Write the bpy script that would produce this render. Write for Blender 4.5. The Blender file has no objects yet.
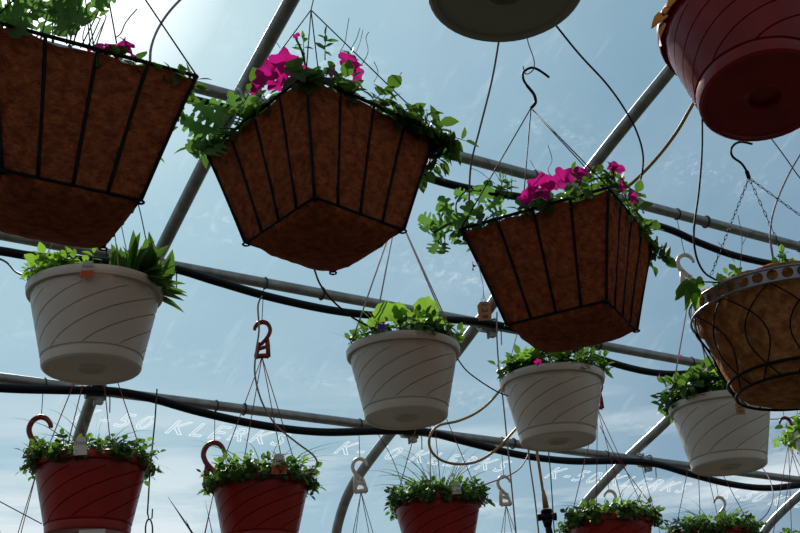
import bpy, math, random
from mathutils import Vector, Matrix
C = bpy.context.scene.collection
PI = math.pi
EYE = Vector((0, 0, 1.6))
F = 1262.0                       # focal length in pixels of an 800 px wide frame
CAM = Matrix(((0.84419941, -0.17306088, -0.50732365), (-0.53400517, -0.35369786, -0.7679429), (-0.04653842, 0.9192104, -0.39100693)))

def ray(px, py):
    return (CAM @ Vector((px-400, 266.5-py, -F)).normalized())
def at(px, py, y):               # the point of the vertical plane y = const. seen from the eye in this direction
    r = ray(px, py); return EYE + r*(y/r.y)
def W(x, y, z): return Vector((x, y, z+1.6))

# ------------------------------------------------------------------ materials
MATS = {}
def mat(name, col, rough=.6, metal=0, trans=0, tcol=None, noise=None, bump=0, bscale=200, spec=.5, coat=0):
    m = bpy.data.materials.new(name); m.use_nodes = True
    nt = m.node_tree; n = nt.nodes; L = nt.links; b = n['Principled BSDF']; out = n['Material Output']
    b.inputs['Base Color'].default_value = (*col, 1); b.inputs['Roughness'].default_value = rough
    b.inputs['Metallic'].default_value = metal; b.inputs['Specular IOR Level'].default_value = spec
    b.inputs['Coat Weight'].default_value = coat
    tc = n.new('ShaderNodeTexCoord')
    colsock = None
    if noise:
        col2, sc, detail = noise
        nz = n.new('ShaderNodeTexNoise'); nz.inputs['Scale'].default_value = sc; nz.inputs['Detail'].default_value = detail
        L.new(tc.outputs['Object'], nz.inputs['Vector'])
        r = n.new('ShaderNodeValToRGB'); r.color_ramp.elements[0].position = .35; r.color_ramp.elements[1].position = .65
        r.color_ramp.elements[0].color = (*col, 1); r.color_ramp.elements[1].color = (*col2, 1)
        L.new(nz.outputs['Fac'], r.inputs['Fac']); L.new(r.outputs['Color'], b.inputs['Base Color']); colsock = r.outputs['Color']
    if bump:
        nb = n.new('ShaderNodeTexNoise'); nb.inputs['Scale'].default_value = bscale; nb.inputs['Detail'].default_value = 6
        L.new(tc.outputs['Object'], nb.inputs['Vector'])
        bp = n.new('ShaderNodeBump'); bp.inputs['Strength'].default_value = bump; bp.inputs['Distance'].default_value = .010 if 'coco' in name else .004
        L.new(nb.outputs['Fac'], bp.inputs['Height']); L.new(bp.outputs['Normal'], b.inputs['Normal'])
    if trans:
        t = n.new('ShaderNodeBsdfTranslucent'); t.inputs['Color'].default_value = (*(tcol or col), 1)
        mx = n.new('ShaderNodeMixShader'); mx.inputs[0].default_value = trans
        L.new(b.outputs[0], mx.inputs[1]); L.new(t.outputs[0], mx.inputs[2]); L.new(mx.outputs[0], out.inputs['Surface'])
    MATS[name] = m; return m

mat('galvanized', (.26, .27, .26), .42, .65, noise=((.38, .39, .38), 30, 5))
mat('black_poly', (.004, .0045, .007), .45, spec=.18)
mat('black_iron', (.006, .006, .008), .6, spec=.15)
mat('band_iron', (.26, .26, .28), .35, .7)
mat('wire_grey', (.07, .06, .06), .7, spec=.15)
mat('wire_red', (.27, .05, .055), .7, spec=.15)
mat('wire_pale', (.55, .45, .43), .7, spec=.15)
mat('tube_pink', (.30, .22, .21), .6, spec=.2)
mat('tube_dark', (.02, .02, .022), .6, spec=.2)
mat('tube_brown', (.34, .17, .035), .45)
mat('white_plastic', (.80, .74, .66), .36, trans=.16, tcol=(.72, .58, .46), noise=((.77, .71, .63), 14, 4))
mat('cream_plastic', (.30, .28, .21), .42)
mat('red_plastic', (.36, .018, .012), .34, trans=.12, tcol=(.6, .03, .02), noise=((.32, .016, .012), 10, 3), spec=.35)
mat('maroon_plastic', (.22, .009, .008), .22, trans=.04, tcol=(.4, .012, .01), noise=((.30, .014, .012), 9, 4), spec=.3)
mat('hook_red', (.26, .02, .018), .35, trans=.15, tcol=(.5, .03, .02))
mat('hook_white', (.72, .66, .60), .4, trans=.25)
mat('coco', (.36, .092, .036), .95, noise=((.19, .044, .019), 55, 15), bump=1.0, bscale=90, spec=.05)
mat('coco_light', (.58, .24, .085), .95, trans=.08, tcol=(.6, .2, .05), noise=((.26, .09, .034), 40, 15), bump=1.0, bscale=80, spec=.1)
mat('soil', (.03, .018, .01), 1, bump=1, bscale=90)
mat('leaf', (.050, .105, .020), .5, trans=.42, tcol=(.13, .27, .032), noise=((.014, .040, .010), 48, 3), spec=.25)
mat('leaf_bright', (.09, .19, .028), .5, trans=.5, tcol=(.28, .52, .05), noise=((.05, .13, .02), 48, 3), spec=.3)
mat('leaf_grey', (.08, .15, .045), .65, trans=.42, tcol=(.16, .36, .06), noise=((.05, .10, .028), 25, 3), spec=.15)
mat('leaf_rust', (.14, .06, .015), .6, trans=.3, tcol=(.30, .12, .02), noise=((.03, .035, .02), 50, 3))
mat('grass', (.035, .085, .022), .6, trans=.2, tcol=(.12, .26, .05), spec=.15)
mat('petal', (.42, .010, .17), .6, trans=.45, tcol=(.60, .015, .24), spec=.1, noise=((.40, .008, .16), 60, 3))
mat('petal_purple', (.14, .05, .45), .55, trans=.4)
mat('paper', (.50, .27, .14), .8, trans=.2)
mat('ink', (.02, .012, .01), .8)
mat('label_white', (.62, .58, .52), .6)
mat('label_red', (.62, .09, .03), .6)
mat('grey_ink', (.16, .14, .13), .8)
mat('print_white', (.5, .52, .54), 1, trans=.92, tcol=(.60, .65, .68), spec=0)
mat('gravel', (.034, .030, .022), .95, noise=((.018, .017, .012), 40, 8), bump=.6, bscale=60)
mat('dry_stem', (.12, .10, .07), .8)

def film_material():
    m = bpy.data.materials.new('greenhouse_film'); m.use_nodes = True
    nt = m.node_tree; n = nt.nodes; L = nt.links; n.remove(n['Principled BSDF']); out = n['Material Output']
    tc = n.new('ShaderNodeTexCoord'); sep = n.new('ShaderNodeSeparateXYZ'); L.new(tc.outputs['Object'], sep.inputs[0])
    def math_(op, a, b=None, c=None, clamp=False):
        k = n.new('ShaderNodeMath'); k.operation = op; k.use_clamp = clamp
        for i, v in enumerate((a, b, c)):
            if v is None: continue
            if isinstance(v, (int, float)): k.inputs[i].default_value = v
            else: L.new(v, k.inputs[i])
        return k.outputs[0]
    def noise(sc, det, scale_vec=(1, 1, 1), rough=.6):
        mp = n.new('ShaderNodeMapping'); mp.inputs['Scale'].default_value = scale_vec; L.new(tc.outputs['Object'], mp.inputs['Vector'])
        z = n.new('ShaderNodeTexNoise'); z.inputs['Scale'].default_value = sc; z.inputs['Detail'].default_value = det
        z.inputs['Roughness'].default_value = rough; L.new(mp.outputs[0], z.inputs['Vector']); return z.outputs['Fac']
    big = noise(1.1, 5)
    haze = math_('MULTIPLY_ADD', math_('SUBTRACT', big, .5), .16, .07, True)
    # dust caught on the film in a strip just above each purlin
    dust = None
    for y0, z0 in ((3.87, 3.02), (3.30, 3.255), (2.70, 3.51)):
        d = math_('ABSOLUTE', math_('SUBTRACT', sep.outputs['Y'], y0))
        band = math_('SUBTRACT', 1, math_('DIVIDE', d, .10), None, True)
        dust = band if dust is None else math_('MAXIMUM', dust, band)
    wav = noise(2.2, 3, (1, .3, .3)); speck = noise(26, 9, rough=.75)
    sp = math_('MULTIPLY', math_('SUBTRACT', speck, .50), 7, None, True)
    du = math_('MULTIPLY', math_('MULTIPLY', dust, sp), math_('MULTIPLY', math_('SUBTRACT', wav, .38), 2.6, None, True))
    # thin scratches and folds running up the film
    scr = math_('MULTIPLY', math_('SUBTRACT', noise(6, 5, (3.0, .5, .5)), .60), .5, None, True)
    fac = math_('ADD', math_('ADD', haze, math_('MULTIPLY', du, .28)), scr, None, True)
    t = n.new('ShaderNodeBsdfTransparent'); t.inputs[0].default_value = (.97, .985, .99, 1)
    tl = n.new('ShaderNodeBsdfTranslucent'); tl.inputs[0].default_value = (.92, .95, .97, 1)
    mx = n.new('ShaderNodeMixShader'); L.new(fac, mx.inputs[0]); L.new(t.outputs[0], mx.inputs[1]); L.new(tl.outputs[0], mx.inputs[2])
    L.new(mx.outputs[0], out.inputs['Surface']); MATS['film'] = m
film_material()

# ------------------------------------------------------------------ things, parts and meshes
ROOT = {}
def thing(name, loc, label, cat, group=None, rot=(0, 0, 0)):
    o = bpy.data.objects.new(name, None); C.objects.link(o); o.empty_display_size = .05
    o.location = loc; o.rotation_euler = rot
    o['label'] = label; o['category'] = cat
    if group: o['group'] = group
    ROOT[o.name] = Matrix.Translation(loc) @ Matrix.Rotation(rot[2], 4, 'Z') @ Matrix.Rotation(rot[1], 4, 'Y') @ Matrix.Rotation(rot[0], 4, 'X')
    return o
def tag(o, label, cat, group=None):
    o['label'] = label; o['category'] = cat
    if group: o['group'] = group
    return o

class MB:
    def __init__(s): s.v = []; s.f = []; s.mi = []
    def add(s, vs, fs, mi=0):
        k = len(s.v); s.v += [Vector(a) for a in vs]; s.f += [[i+k for i in q] for q in fs]; s.mi += [mi]*len(fs); return s
    def tube(s, pts, r, n=8, closed=False, flat=1, mi=0):
        pts = [Vector(p) for p in pts]; N = len(pts); vs = []; fs = []
        T = []
        for i in range(N):
            if closed: d = pts[(i+1) % N]-pts[i-1]
            else: d = pts[min(i+1, N-1)]-pts[max(i-1, 0)]
            T.append(d.normalized() if d.length > 1e-9 else Vector((0, 0, 1)))
        u = T[0].orthogonal().normalized()
        if abs(T[0].z) < .9: u = (Vector((0, 0, 1))-T[0]*T[0].z).normalized()
        for i in range(N):
            u = (u-T[i]*u.dot(T[i])).normalized(); w = T[i].cross(u)
            rr = r[i] if isinstance(r, (list, tuple)) else r
            for k in range(n):
                a = 2*PI*k/n; vs.append(pts[i]+u*(rr*math.cos(a))+w*(rr*flat*math.sin(a)))
        for i in range(N if closed else N-1):
            j = (i+1) % N
            for k in range(n): fs.append([i*n+k, i*n+(k+1) % n, j*n+(k+1) % n, j*n+k])
        if not closed: fs.append(list(range(n))[::-1]); fs.append([(N-1)*n+k for k in range(n)])
        return s.add(vs, fs, mi)
    def box(s, c, d, M=None, mi=0):
        vs = [Vector((c[0]+d[0]*a/2, c[1]+d[1]*b/2, c[2]+d[2]*e/2)) for a in (-1, 1) for b in (-1, 1) for e in (-1, 1)]
        if M: vs = [M @ v for v in vs]
        return s.add(vs, [[0, 1, 3, 2], [4, 6, 7, 5], [0, 4, 5, 1], [2, 3, 7, 6], [0, 2, 6, 4], [1, 5, 7, 3]], mi)
    def build(s, name, m, parent=None, smooth=True, world=True):
        me = bpy.data.meshes.new(name)
        vs = s.v
        root = parent
        while root is not None and root.parent is not None: root = root.parent
        if root is not None and world:
            I = ROOT[root.name].inverted(); vs = [I @ v for v in vs]
        elif root is None and world and vs:
            o0 = sum(vs, Vector())/len(vs); vs = [v-o0 for v in vs]
        me.from_pydata([tuple(v) for v in vs], [], s.f)
        for k in (m if isinstance(m, (list, tuple)) else [m]): me.materials.append(MATS[k])
        me.polygons.foreach_set('material_index', s.mi)
        me.polygons.foreach_set('use_smooth', [smooth]*len(s.f)); me.update()
        o = bpy.data.objects.new(name, me); C.objects.link(o); o.parent = parent
        if root is None and world and s.v: o.location = o0
        return o
def put(name, me, parent, scale=1):
    o = bpy.data.objects.new(name, me); C.objects.link(o); o.parent = parent; o.scale = (scale,)*3; return o

def smooth(pts, k=8):
    pts = [Vector(p) for p in pts]; out = []
    for i in range(len(pts)-1):
        p0 = pts[max(i-1, 0)]; p1 = pts[i]; p2 = pts[i+1]; p3 = pts[min(i+2, len(pts)-1)]
        for j in range(k):
            t = j/k
            out.append(.5*((2*p1)+(p2-p0)*t+(2*p0-5*p1+4*p2-p3)*t*t+(3*p1-p0-3*p2+p3)*t**3))
    out.append(pts[-1]); return out

# ------------------------------------------------------------------ the house: ground, film, arches, purlins
fl = MB(); fl.add([(-4, -5.2, 0), (12, -5.2, 0), (12, 5.2, 0), (-4, 5.2, 0)], [[0, 1, 2, 3]])
fl.build('floor', 'gravel', world=False)['kind'] = 'structure'
PROF = [(0, 2.62), (.6, 2.57), (1.2, 2.44), (1.7, 2.29), (2.2, 2.115), (2.8, 1.885), (3.4, 1.605), (3.75, 1.452), (4.0, 1.362), (4.22, 1.272), (4.37, 1.195), (4.46, 1.11), (4.52, 1.0), (4.58, .78), (4.64, .3), (4.68, -.6), (4.70, -1.6)]
PROF_BENT = PROF[:7]+[(3.72, 1.44), (3.92, 1.325), (4.07, 1.19), (4.17, 1.04), (4.23, .88), (4.29, .62), (4.33, .2), (4.36, -.6), (4.38, -1.6)]   # the left arch stands a little further in
def prof3(off=0, sm=4, prof=None):
    p = smooth([Vector((0, y, z+1.6)) for y, z in (prof or PROF)], sm)
    out = []
    for i, a in enumerate(p):
        t = (p[min(i+1, len(p)-1)]-p[max(i-1, 0)]).normalized(); nrm = Vector((0, -t.z, t.y))
        if nrm.z < 0 and nrm.y < 0: nrm = -nrm
        out.append(a+nrm*off)
    left = [Vector((0, -q.y, q.z)) for q in out[1:]][::-1]
    return left+out
fp = prof3(.042, 3); xs = [-3.5+i*.8 for i in range(20)]
fm = MB(); N = len(fp)
fm.add([(x, q.y, q.z) for x in xs for q in fp], [[i*N+j, (i+1)*N+j, (i+1)*N+j+1, i*N+j+1] for i in range(len(xs)-1) for j in range(N-1)])
film = fm.build('ceiling', 'film', world=False); film['kind'] = 'structure'

BX = [.13, 1.352, 2.598, 3.81, 5.03, 6.25, 7.47]
BLAB = ['galvanized steel arch pipe nearest the left end, behind the big square basket',
        'galvanized steel arch pipe rising behind the left edge of the central square basket',
        'galvanized arch pipe bending down in the lower centre and climbing to the maroon pot',
        'galvanized steel arch pipe behind the right white spiral pot, bolted over the lowest purlin',
        'galvanized steel arch pipe low in the right corner behind the last pots',
        'galvanized steel arch pipe just past the right corner one', 'galvanized steel arch pipe farthest along the house']
for x, lb in zip(BX[:6], BLAB):
    b = MB(); b.tube([Vector((x, q.y, q.z)) for q in prof3(0, 4, PROF_BENT if x < 1.4 else None)], .0205, 14)
    o = b.build('arch_pipe', 'galvanized'); tag(o, lb, 'pipe', 'arch pipes of the greenhouse')
PURL = [(3.93, 1.317, 'lowest long galvanized purlin pipe, running behind the red pots'),
        (3.385, 1.572-.006, 'middle long galvanized purlin pipe, passing behind the central white pots'),
        (2.785, 1.834+.0, 'upper long galvanized purlin pipe, passing behind the central square baskets'),
        (2.0, 2.19, 'galvanized purlin pipe above the big square baskets'),
        (1.1, 2.42, 'galvanized purlin pipe above the cream and maroon pots')]
for i, (y, z, lb) in enumerate(PURL):
    r = thing('purlin', W(-3, y, z), lb, 'pipe', 'long purlin pipes')
    b = MB(); b.tube([W(-3+k*.75, y, z) for k in range(17)], .0175, 12)
    b.build('pipe', 'galvanized', r)
    for k, x in enumerate(BX[1:5]):
        m = MB()
        ring = [W(x-.028, y+.024*math.cos(a), z+.024*math.sin(a)) for a in [2*PI*q/14 for q in range(14)]]
        m.tube(ring, .0045, 6, True); m.tube([p+Vector((.056, 0, 0)) for p in ring], .0045, 6, True)
        m.box((x, y-.004, z+1.6-.026), (.07, .02, .012)); m.tube([W(x, y, z-.055), W(x, y, z+.03)], .005, 6); m.box((x+.012, y-.01, z+1.6-.044), (.022, .022, .012))
        m.tube([W(x+.03, y-.02, z+.01), W(x+.045, y-.02, z-.03), W(x+.05, y-.01, z-.075)], .0022, 5)
        m.build('pipe_clamp', 'galvanized', r, smooth=False)
    if i < 3:
        for x in (1.9, 3.1, 4.3, .8)[:4]:                       # the couplings and wire loops round the pipe
            m = MB(); m.tube([W(x+.02*i, y+.021*math.cos(a), z+.021*math.sin(a)) for a in [2*PI*q/12 for q in range(12)]], .003, 5, True)
            m.build('wire_loop', 'wire_grey', r)

# black irrigation pipe below each of the three purlins
def drip(path, y, lb, r=.0145):
    b = MB(); b.tube(smooth([at(px, py, y) for px, py in path], 8), r, 10)
    o = b.build('irrigation_pipe', 'black_poly'); tag(o, lb, 'pipe', 'black irrigation pipes')
drip([(-120, 372), (-60, 382), (0, 388), (60, 390), (110, 391), (150, 398), (200, 412), (260, 425), (320, 432), (380, 431), (425, 432), (470, 443), (520, 455), (570, 461), (620, 461), (655, 464), (690, 474), (730, 484), (770, 488), (830, 484), (900, 500)], 3.90, 'black irrigation pipe sagging along the lowest purlin', .015)
drip([(-120, 240), (-40, 246), (0, 251), (40, 257), (110, 262), (170, 268), (215, 281), (270, 297), (330, 310), (380, 316), (430, 319), (480, 322), (530, 333), (580, 352), (630, 368), (670, 374), (720, 372), (760, 380), (840, 400)], 3.34, 'black irrigation pipe sagging along the middle purlin', .0135)
drip([(60, 70), (120, 84), (185, 98), (250, 115), (330, 140), (420, 175), (470, 189), (520, 197), (570, 205), (620, 216), (668, 229), (700, 243), (740, 257), (790, 266), (860, 268)], 2.74, 'black irrigation pipe sagging along the upper purlin', .0125)

# the maker's printing on the film
def print_text(body, px, py, h=.082):
    v = ray(px, py); best = None
    for k in range(len(fp)-1):
        a, b_ = fp[k], fp[k+1]
        if a.y < 2: continue
        for q in range(12):
            p = a.lerp(b_, q/12); ratio = (p.z-1.6)/p.y; e = abs(ratio-v.z/v.y)
            if best is None or e < best[0]: best = (e, p, (b_-a).normalized())
    p, t = best[1], best[2]; X = v.x/v.y*p.y
    cu = bpy.data.curves.new('lettering', 'FONT'); cu.body = body; cu.size = h*1.35; cu.shear = .30; cu.fill_mode = 'NONE'; cu.bevel_depth = .0020; cu.bevel_resolution = 1
    cu.space_character = 1.4; cu.resolution_u = 3
    o = bpy.data.objects.new('lettering', cu); C.objects.link(o); dg = bpy.context.evaluated_depsgraph_get()
    me = bpy.data.meshes.new_from_object(o.evaluated_get(dg)); bpy.data.objects.remove(o)
    m2 = bpy.data.meshes.new('lettering')                 # one thin layer of ink: keep the front of the outline only
    m2.from_pydata([(v.co.x, v.co.y, v.co.z*.2) for v in me.vertices], [], [list(p.vertices) for p in me.polygons if p.normal.z > .01]); bpy.data.meshes.remove(me); me = m2
    me.materials.append(MATS['print_white'])
    up = -t; xa = Vector((1, 0, 0)); nn = xa.cross(up)
    R = Matrix((xa, up, nn)).transposed().to_4x4()
    q = bpy.data.objects.new('lettering', me); C.objects.link(q)
    nrm_in = nn if nn.y < 0 else -nn
    q.matrix_world = Matrix.Translation(Vector((X, p.y, p.z))+nrm_in*.004-up*.03) @ R
    q.parent = film; q['label'] = 'white outlined printing ' + 'on the film'
    return q
for k in range(-1, 5):
    t = 4.632e-4+.502e-4*k; x = 2494-1/t
    print_text('K-50', x, 447+(x-335)*.121)
    t2 = t+.165e-4; x = 2494-1/t2
    print_text('KLERKS', x, 447+(x-335)*.121)

# ------------------------------------------------------------------ pots
def lathe_pot(R, H, grooves=9, twist=2.1, gd=.0048, scale=1):
    """A hanging pot: rolled rim, spiral grooves, stepped foot; origin at the middle of the rim top."""
    b = MB(); rb = .71*R
    cols = []
    for g in range(grooves):
        a0 = 2*PI*g/grooves
        cols += [(a0-.026, 0), (a0, 1), (a0+.026, 0)]+[(a0+2*PI/grooves*q, 0) for q in (.2, .4, .6, .8)]
    n = len(cols)
    rows = [(.90*R, -.035, 0, 0), (.93*R, -.004, 0, 0), (.95*R, 0, 0, 0), (.99*R, -.002, 0, 0), (R, -.005, 0, 0), (.995*R, -.018, 0, 0), (.985*R, -.0235, 0, 0), (.975*R, -.0240, 0, 0), (.925*R, -.021, 0, 0)]
    nb = 16; z0, z1 = -.04, -H+.030
    for i in range(nb+1):
        t = i/nb; rows.append((R*.918+(rb*1.035-R*.918)*t, z0+(z1-z0)*t, (0 if i in (0, nb) else 1), t))
    rows += [(rb*1.0, -H+.029, 0, 1), (rb*.99, -H+.026, 0, 1), (rb*1.02, -H+.0245, 0, 1), (rb*1.02, -H+.018, 0, 1), (rb*1.0, -H+.004, 0, 1), (rb*.96, -H, 0, 1), (rb*.90, -H, 0, 1), (rb*.88, -H+.004, 0, 1), (rb*.32, -H+.004, 0, 1), (rb*.29, -H, 0, 1), (rb*.25, -H, 0, 1), (rb*.23, -H+.012, 0, 1), (rb*.001, -H+.012, 0, 1)]
    vs = []
    for r, z, g, t in rows:
        for a, gr in cols:
            rr = r-(gd*gr*g); aa = a-twist*(1-t)**1.15*(-1)
            vs.append((rr*math.cos(aa), rr*math.sin(aa), z))
    fs = [[i*n+j, i*n+(j+1) % n, (i+1)*n+(j+1) % n, (i+1)*n+j] for i in range(len(rows)-1) for j in range(n)]
    b.add(vs, fs); return b

# ------------------------------------------------------------------ leaves and plants
OV = [(0, 0), (.15, .22), (.35, .36), (.6, .34), (.8, .2), (1, 0)]
LANCE = [(0, .02), (.2, .12), (.45, .19), (.7, .16), (.88, .08), (1, 0)]
PINN = [(0, .02), (.14, .03), (.20, .20), (.27, .24), (.31, .09), (.40, .12), (.44, .34), (.52, .37), (.55, .12), (.63, .14), (.68, .32), (.77, .30), (.80, .14), (.88, .18), (.95, .12), (1, 0)]
def leaf(b, p, d, up, L, kind, rng, mi=0):
    d = d.normalized(); s = d.cross(up)
    if s.length < 1e-4: s = d.orthogonal()
    s.normalize(); nrm = s.cross(d)
    if kind == 'round':
        c = p+d*L*.5; vs = [c]; K = 22
        for k in range(K):
            a = 2*PI*k/K; rr = L*.5*(1+.09*math.cos(a*9))*(1-.45*max(0, math.cos(a-PI))**10)
            vs.append(c+d*(rr*math.cos(a))+s*(rr*math.sin(a)*1.08)+nrm*(L*.10*math.cos(2*a+1)+L*.05*math.cos(5*a)))
        b.add(vs, [[0, 1+k, 1+(k+1) % K] for k in range(K)], mi); return
    prof = {'ovate': OV, 'lance': LANCE, 'pinn': PINN}[kind]
    curl = rng.uniform(.05, .4); fold = rng.uniform(.1, .4)
    cen = []; vs = []
    for t, w in prof:
        cpt = p+d*(L*t)-nrm*(L*curl*t*t)
        vs += [cpt+s*(L*w)+nrm*(L*w*fold), cpt, cpt-s*(L*w)+nrm*(L*w*fold)]
    fs = []
    for i in range(len(prof)-1):
        a = i*3; fs += [[a, a+1, a+4, a+3], [a+1, a+2, a+5, a+4]]
    b.add(vs, fs, mi)
def sprig(b, p, d, L, n, ll, kind, rng, droop=.3, sr=.0016, spread=.9, mi=0):
    d = d.normalized(); pts = []; q = Vector(p); dd = Vector(d)
    seg = 6
    for i in range(seg+1):
        pts.append(Vector(q)); dd = (dd+Vector((rng.uniform(-.12, .12), rng.uniform(-.12, .12), -droop/seg))).normalized(); q += dd*L/seg
    b.tube(pts, [sr*(1-.6*i/seg) for i in range(seg+1)], 5, mi=mi)
    for k in range(n):
        t = .25+.75*(k+1)/n; f = t*seg; i = min(int(f), seg-1); pt = pts[i].lerp(pts[i+1], f-i); tan = (pts[i+1]-pts[i]).normalized()
        a = k*2.4+rng.uniform(-.5, .5); o = tan.orthogonal().normalized(); w = tan.cross(o)
        side = o*math.cos(a)+w*math.sin(a)
        ld = (tan*(1-spread)+side*spread+Vector((0, 0, .15))).normalized() if k < n-1 else tan
        up = (tan+Vector((rng.uniform(-.4, .4), rng.uniform(-.4, .4), .5))).normalized()
        l = ll*rng.uniform(.65, 1.15)
        if kind == 'round':
            e = pt+ld*l*.6; b.tube([pt, e], sr*.5, 4, mi=mi); leaf(b, e, ld, up, l, kind, rng, mi)
        else: leaf(b, pt, ld, up, l, kind, rng, mi)
def bushy(b, c, R, n, h, ll, kind, rng, leaves=7, lean=.8, arc=(0, 2*PI), inner=.0, droop=.5, mi=0, out=1.0):
    n = int(n*1.5); ll *= .86; h *= .88; droop *= .75
    for i in range(n):
        a = rng.uniform(*arc); rr = R*math.sqrt(rng.uniform(inner, 1))
        p = c+Vector((rr*math.cos(a), rr*math.sin(a), 0)); e = rr/R
        lean_ = lean*.62; d = Vector((math.cos(a)*lean_*e*out, math.sin(a)*lean_*e*out, 1))+Vector((rng.uniform(-.3, .3), rng.uniform(-.3, .3), 0))
        sprig(b, p, d, h*rng.uniform(.6, 1.15), leaves, ll, kind, rng, droop*(.3+e), mi=mi)
def blades(b, c, R, n, L, rng, w=.003, lean=.35, mi=0, arch=.5):
    for i in range(n):
        a = rng.uniform(0, 2*PI); p = c+Vector((R*math.cos(a), R*math.sin(a), 0))*rng.random()
        d = Vector((math.cos(a)*lean*rng.random()*1.6, math.sin(a)*lean*rng.random()*1.6, 1)).normalized()
        l = L*rng.uniform(.45, 1.1); K = 8; q = Vector(p); vs = []; s = d.cross(Vector((math.sin(a), -math.cos(a), .3))).normalized()
        for k in range(K+1):
            ww = w*(1-(k/K)**1.6)*.5+.0003; vs += [q+s*ww, q-s*ww]
            q = q+d*(l/K); d = (d+Vector((math.cos(a)*.1*arch, math.sin(a)*.1*arch, -.13*arch))*rng.uniform(.4, 1.6)).normalized()
        b.add(vs, [[2*k, 2*k+1, 2*k+3, 2*k+2] for k in range(K)], mi)
def petunia(parent, p, face, r, m='petal', seed=0, name='flower'):
    rng = random.Random(seed); face = face.normalized(); s = face.orthogonal().normalized(); w = face.cross(s); b = MB()
    rows = [(-.9*r, .08), (-.6*r, .14), (-.3*r, .26), (-.08*r, .45), (.05*r, .72), (.02*r, 1.0)]
    K = 30; ph = rng.uniform(0, 6)
    vs = []
    for i, (h, f) in enumerate(rows):
        for k in range(K):
            a = 2*PI*k/K; lob = 1+((.22*math.cos(5*a+ph)+.03*math.cos(11*a)) if i >= 4 else 0)*(1 if i == 5 else .4)
            rr = r*f*lob; z = h+(r*.14*math.cos(5*a*1.0+ph+2)+r*.08*math.sin(3*a+ph))*(1 if i == 5 else .3 if i == 4 else 0)
            vs.append(p+face*z+s*(rr*math.cos(a))+w*(rr*math.sin(a)))
    b.add(vs, [[i*K+k, i*K+(k+1) % K, (i+1)*K+(k+1) % K, (i+1)*K+k] for i in range(len(rows)-1) for k in range(K)])
    return b.build(name, m, parent)
def curly(root, pts, r=.0009): b = MB(); b.tube(smooth(pts, 6), r, 4); b.build('dry_stem', 'dry_stem', root)

# ------------------------------------------------------------------ hangers
SIDE = Vector((.845, -.535, 0)); FWD = Vector((.535, .845, 0)); UP = Vector((0, 0, 1))
def plastic_hook(root, c, h, m, side=SIDE, flip=1, name='hanger_hook'):
    """flat plastic hook: a crook on top of a triangle with a hole; c = foot of the hook, h = height"""
    b = MB(); S = side*flip; P = lambda u, v: c+S*(u*h)+UP*(v*h)
    arc = [P(-.20, .78), P(-.18, .86), P(-.10, .96), P(0.02, 1.0), P(.14, .95), P(.21, .84), P(.22, .72), P(.16, .58), P(.06, .46), P(-.03, .36)]
    b.tube(smooth(arc, 4), [h*.062+h*.03*min(1, k/9) for k in range(37)], 8, flat=.6)
    b.tube([P(-.05, .40), P(-.16, .05), P(-.15, 0)], h*.06, 8)
    b.tube([P(.13, .56), P(.16, .30), P(.17, 0)], h*.065, 8)
    b.tube([P(-.16, .03), P(.17, .03)], h*.075, 8)
    b.tube([P(-.12, .22), P(.16, .30)], h*.055, 8)
    for u in (-.14, 0, .15): b.tube([P(u, .03), P(u, -.05)], h*.025, 6)
    return b.build(name, m, root)
def iron_hook(root, top, bot, m='black_iron', flip=1, r=.0035, side=SIDE):
    h = (top-bot).length; b = MB(); S = side*flip; P = lambda u, v: bot+(top-bot)*v+S*(u*h)
    b.tube(smooth([P(.44, .74), P(.32, .86), P(.18, .97), P(.05, 1.0), P(-.10, .90), P(-.12, .74), P(-.06, .58), P(.05, .40), P(.10, .28), P(.10, .12), P(.0, 0)], 5), [r*(1.25 if i > 30 else 1) for i in range(51)], 8)
    return b.build('hanger_hook', m, root)
def wires(root, apex, ends, m, r=.0012, name='hanger_wire', chain=False):
    for e in ends:
        e = Vector(e); b = MB()
        if not chain: b.tube([apex, apex.lerp(e, .5), e], r, 6)
        else:
            n = int((e-apex).length/.016); d = (e-apex).normalized(); o = d.orthogonal().normalized(); w = d.cross(o)
            for k in range(n):
                c = apex.lerp(e, (k+.5)/n); a = o if k % 2 else w
                b.tube([c+d*(.0105*math.cos(q))+a*(.0028*math.sin(q)) for q in [2*PI*j/8 for j in range(8)]], .0009, 4, True)
        b.build(name, m, root)
def crown(p, R, angs): return [p+Vector((R*.97*math.cos(a), R*.97*math.sin(a), -.006)) for a in angs]

POTW = {}
def pot_thing(kind, c, R, label, group, tilt=(0, 0, 0), yaw=0):
    """c is the middle of the rim; the empty stands at the foot of the pot"""
    H = 1.27*R
    # white pots are the proportions seen in the photo: foot 0.745 of rim
    key = (kind, round(R, 3))
    if key not in POTW:
        bb = lathe_pot(R, H); POTW[key] = [Vector(v) for v in bb.v], bb.f
    T = Matrix.Rotation(tilt[1], 4, 'Y') @ Matrix.Rotation(tilt[0], 4, 'X') @ Matrix.Rotation(yaw, 4, 'Z')
    base = c+(T @ Vector((0, 0, -H)))
    root = thing('hanging_pot', base, label, 'hanging pot', group, (tilt[0], tilt[1], 0))
    vs, fs = POTW[key]; M = Matrix.Translation(c) @ T
    b = MB(); b.add([M @ v for v in vs], fs); b.build('pot', kind, root).data.set_sharp_from_angle(angle=math.radians(38))
    s = MB(); K = 28; s.add([M @ Vector((0, 0, -.022))]+[M @ Vector((R*.925*math.cos(2*PI*k/K), R*.925*math.sin(2*PI*k/K), -.034+.006*math.sin(k*2.3))) for k in range(K)], [[0, 1+k, 1+(k+1) % K] for k in range(K)])
    s.build('soil', 'soil', root)
    return root
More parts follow.
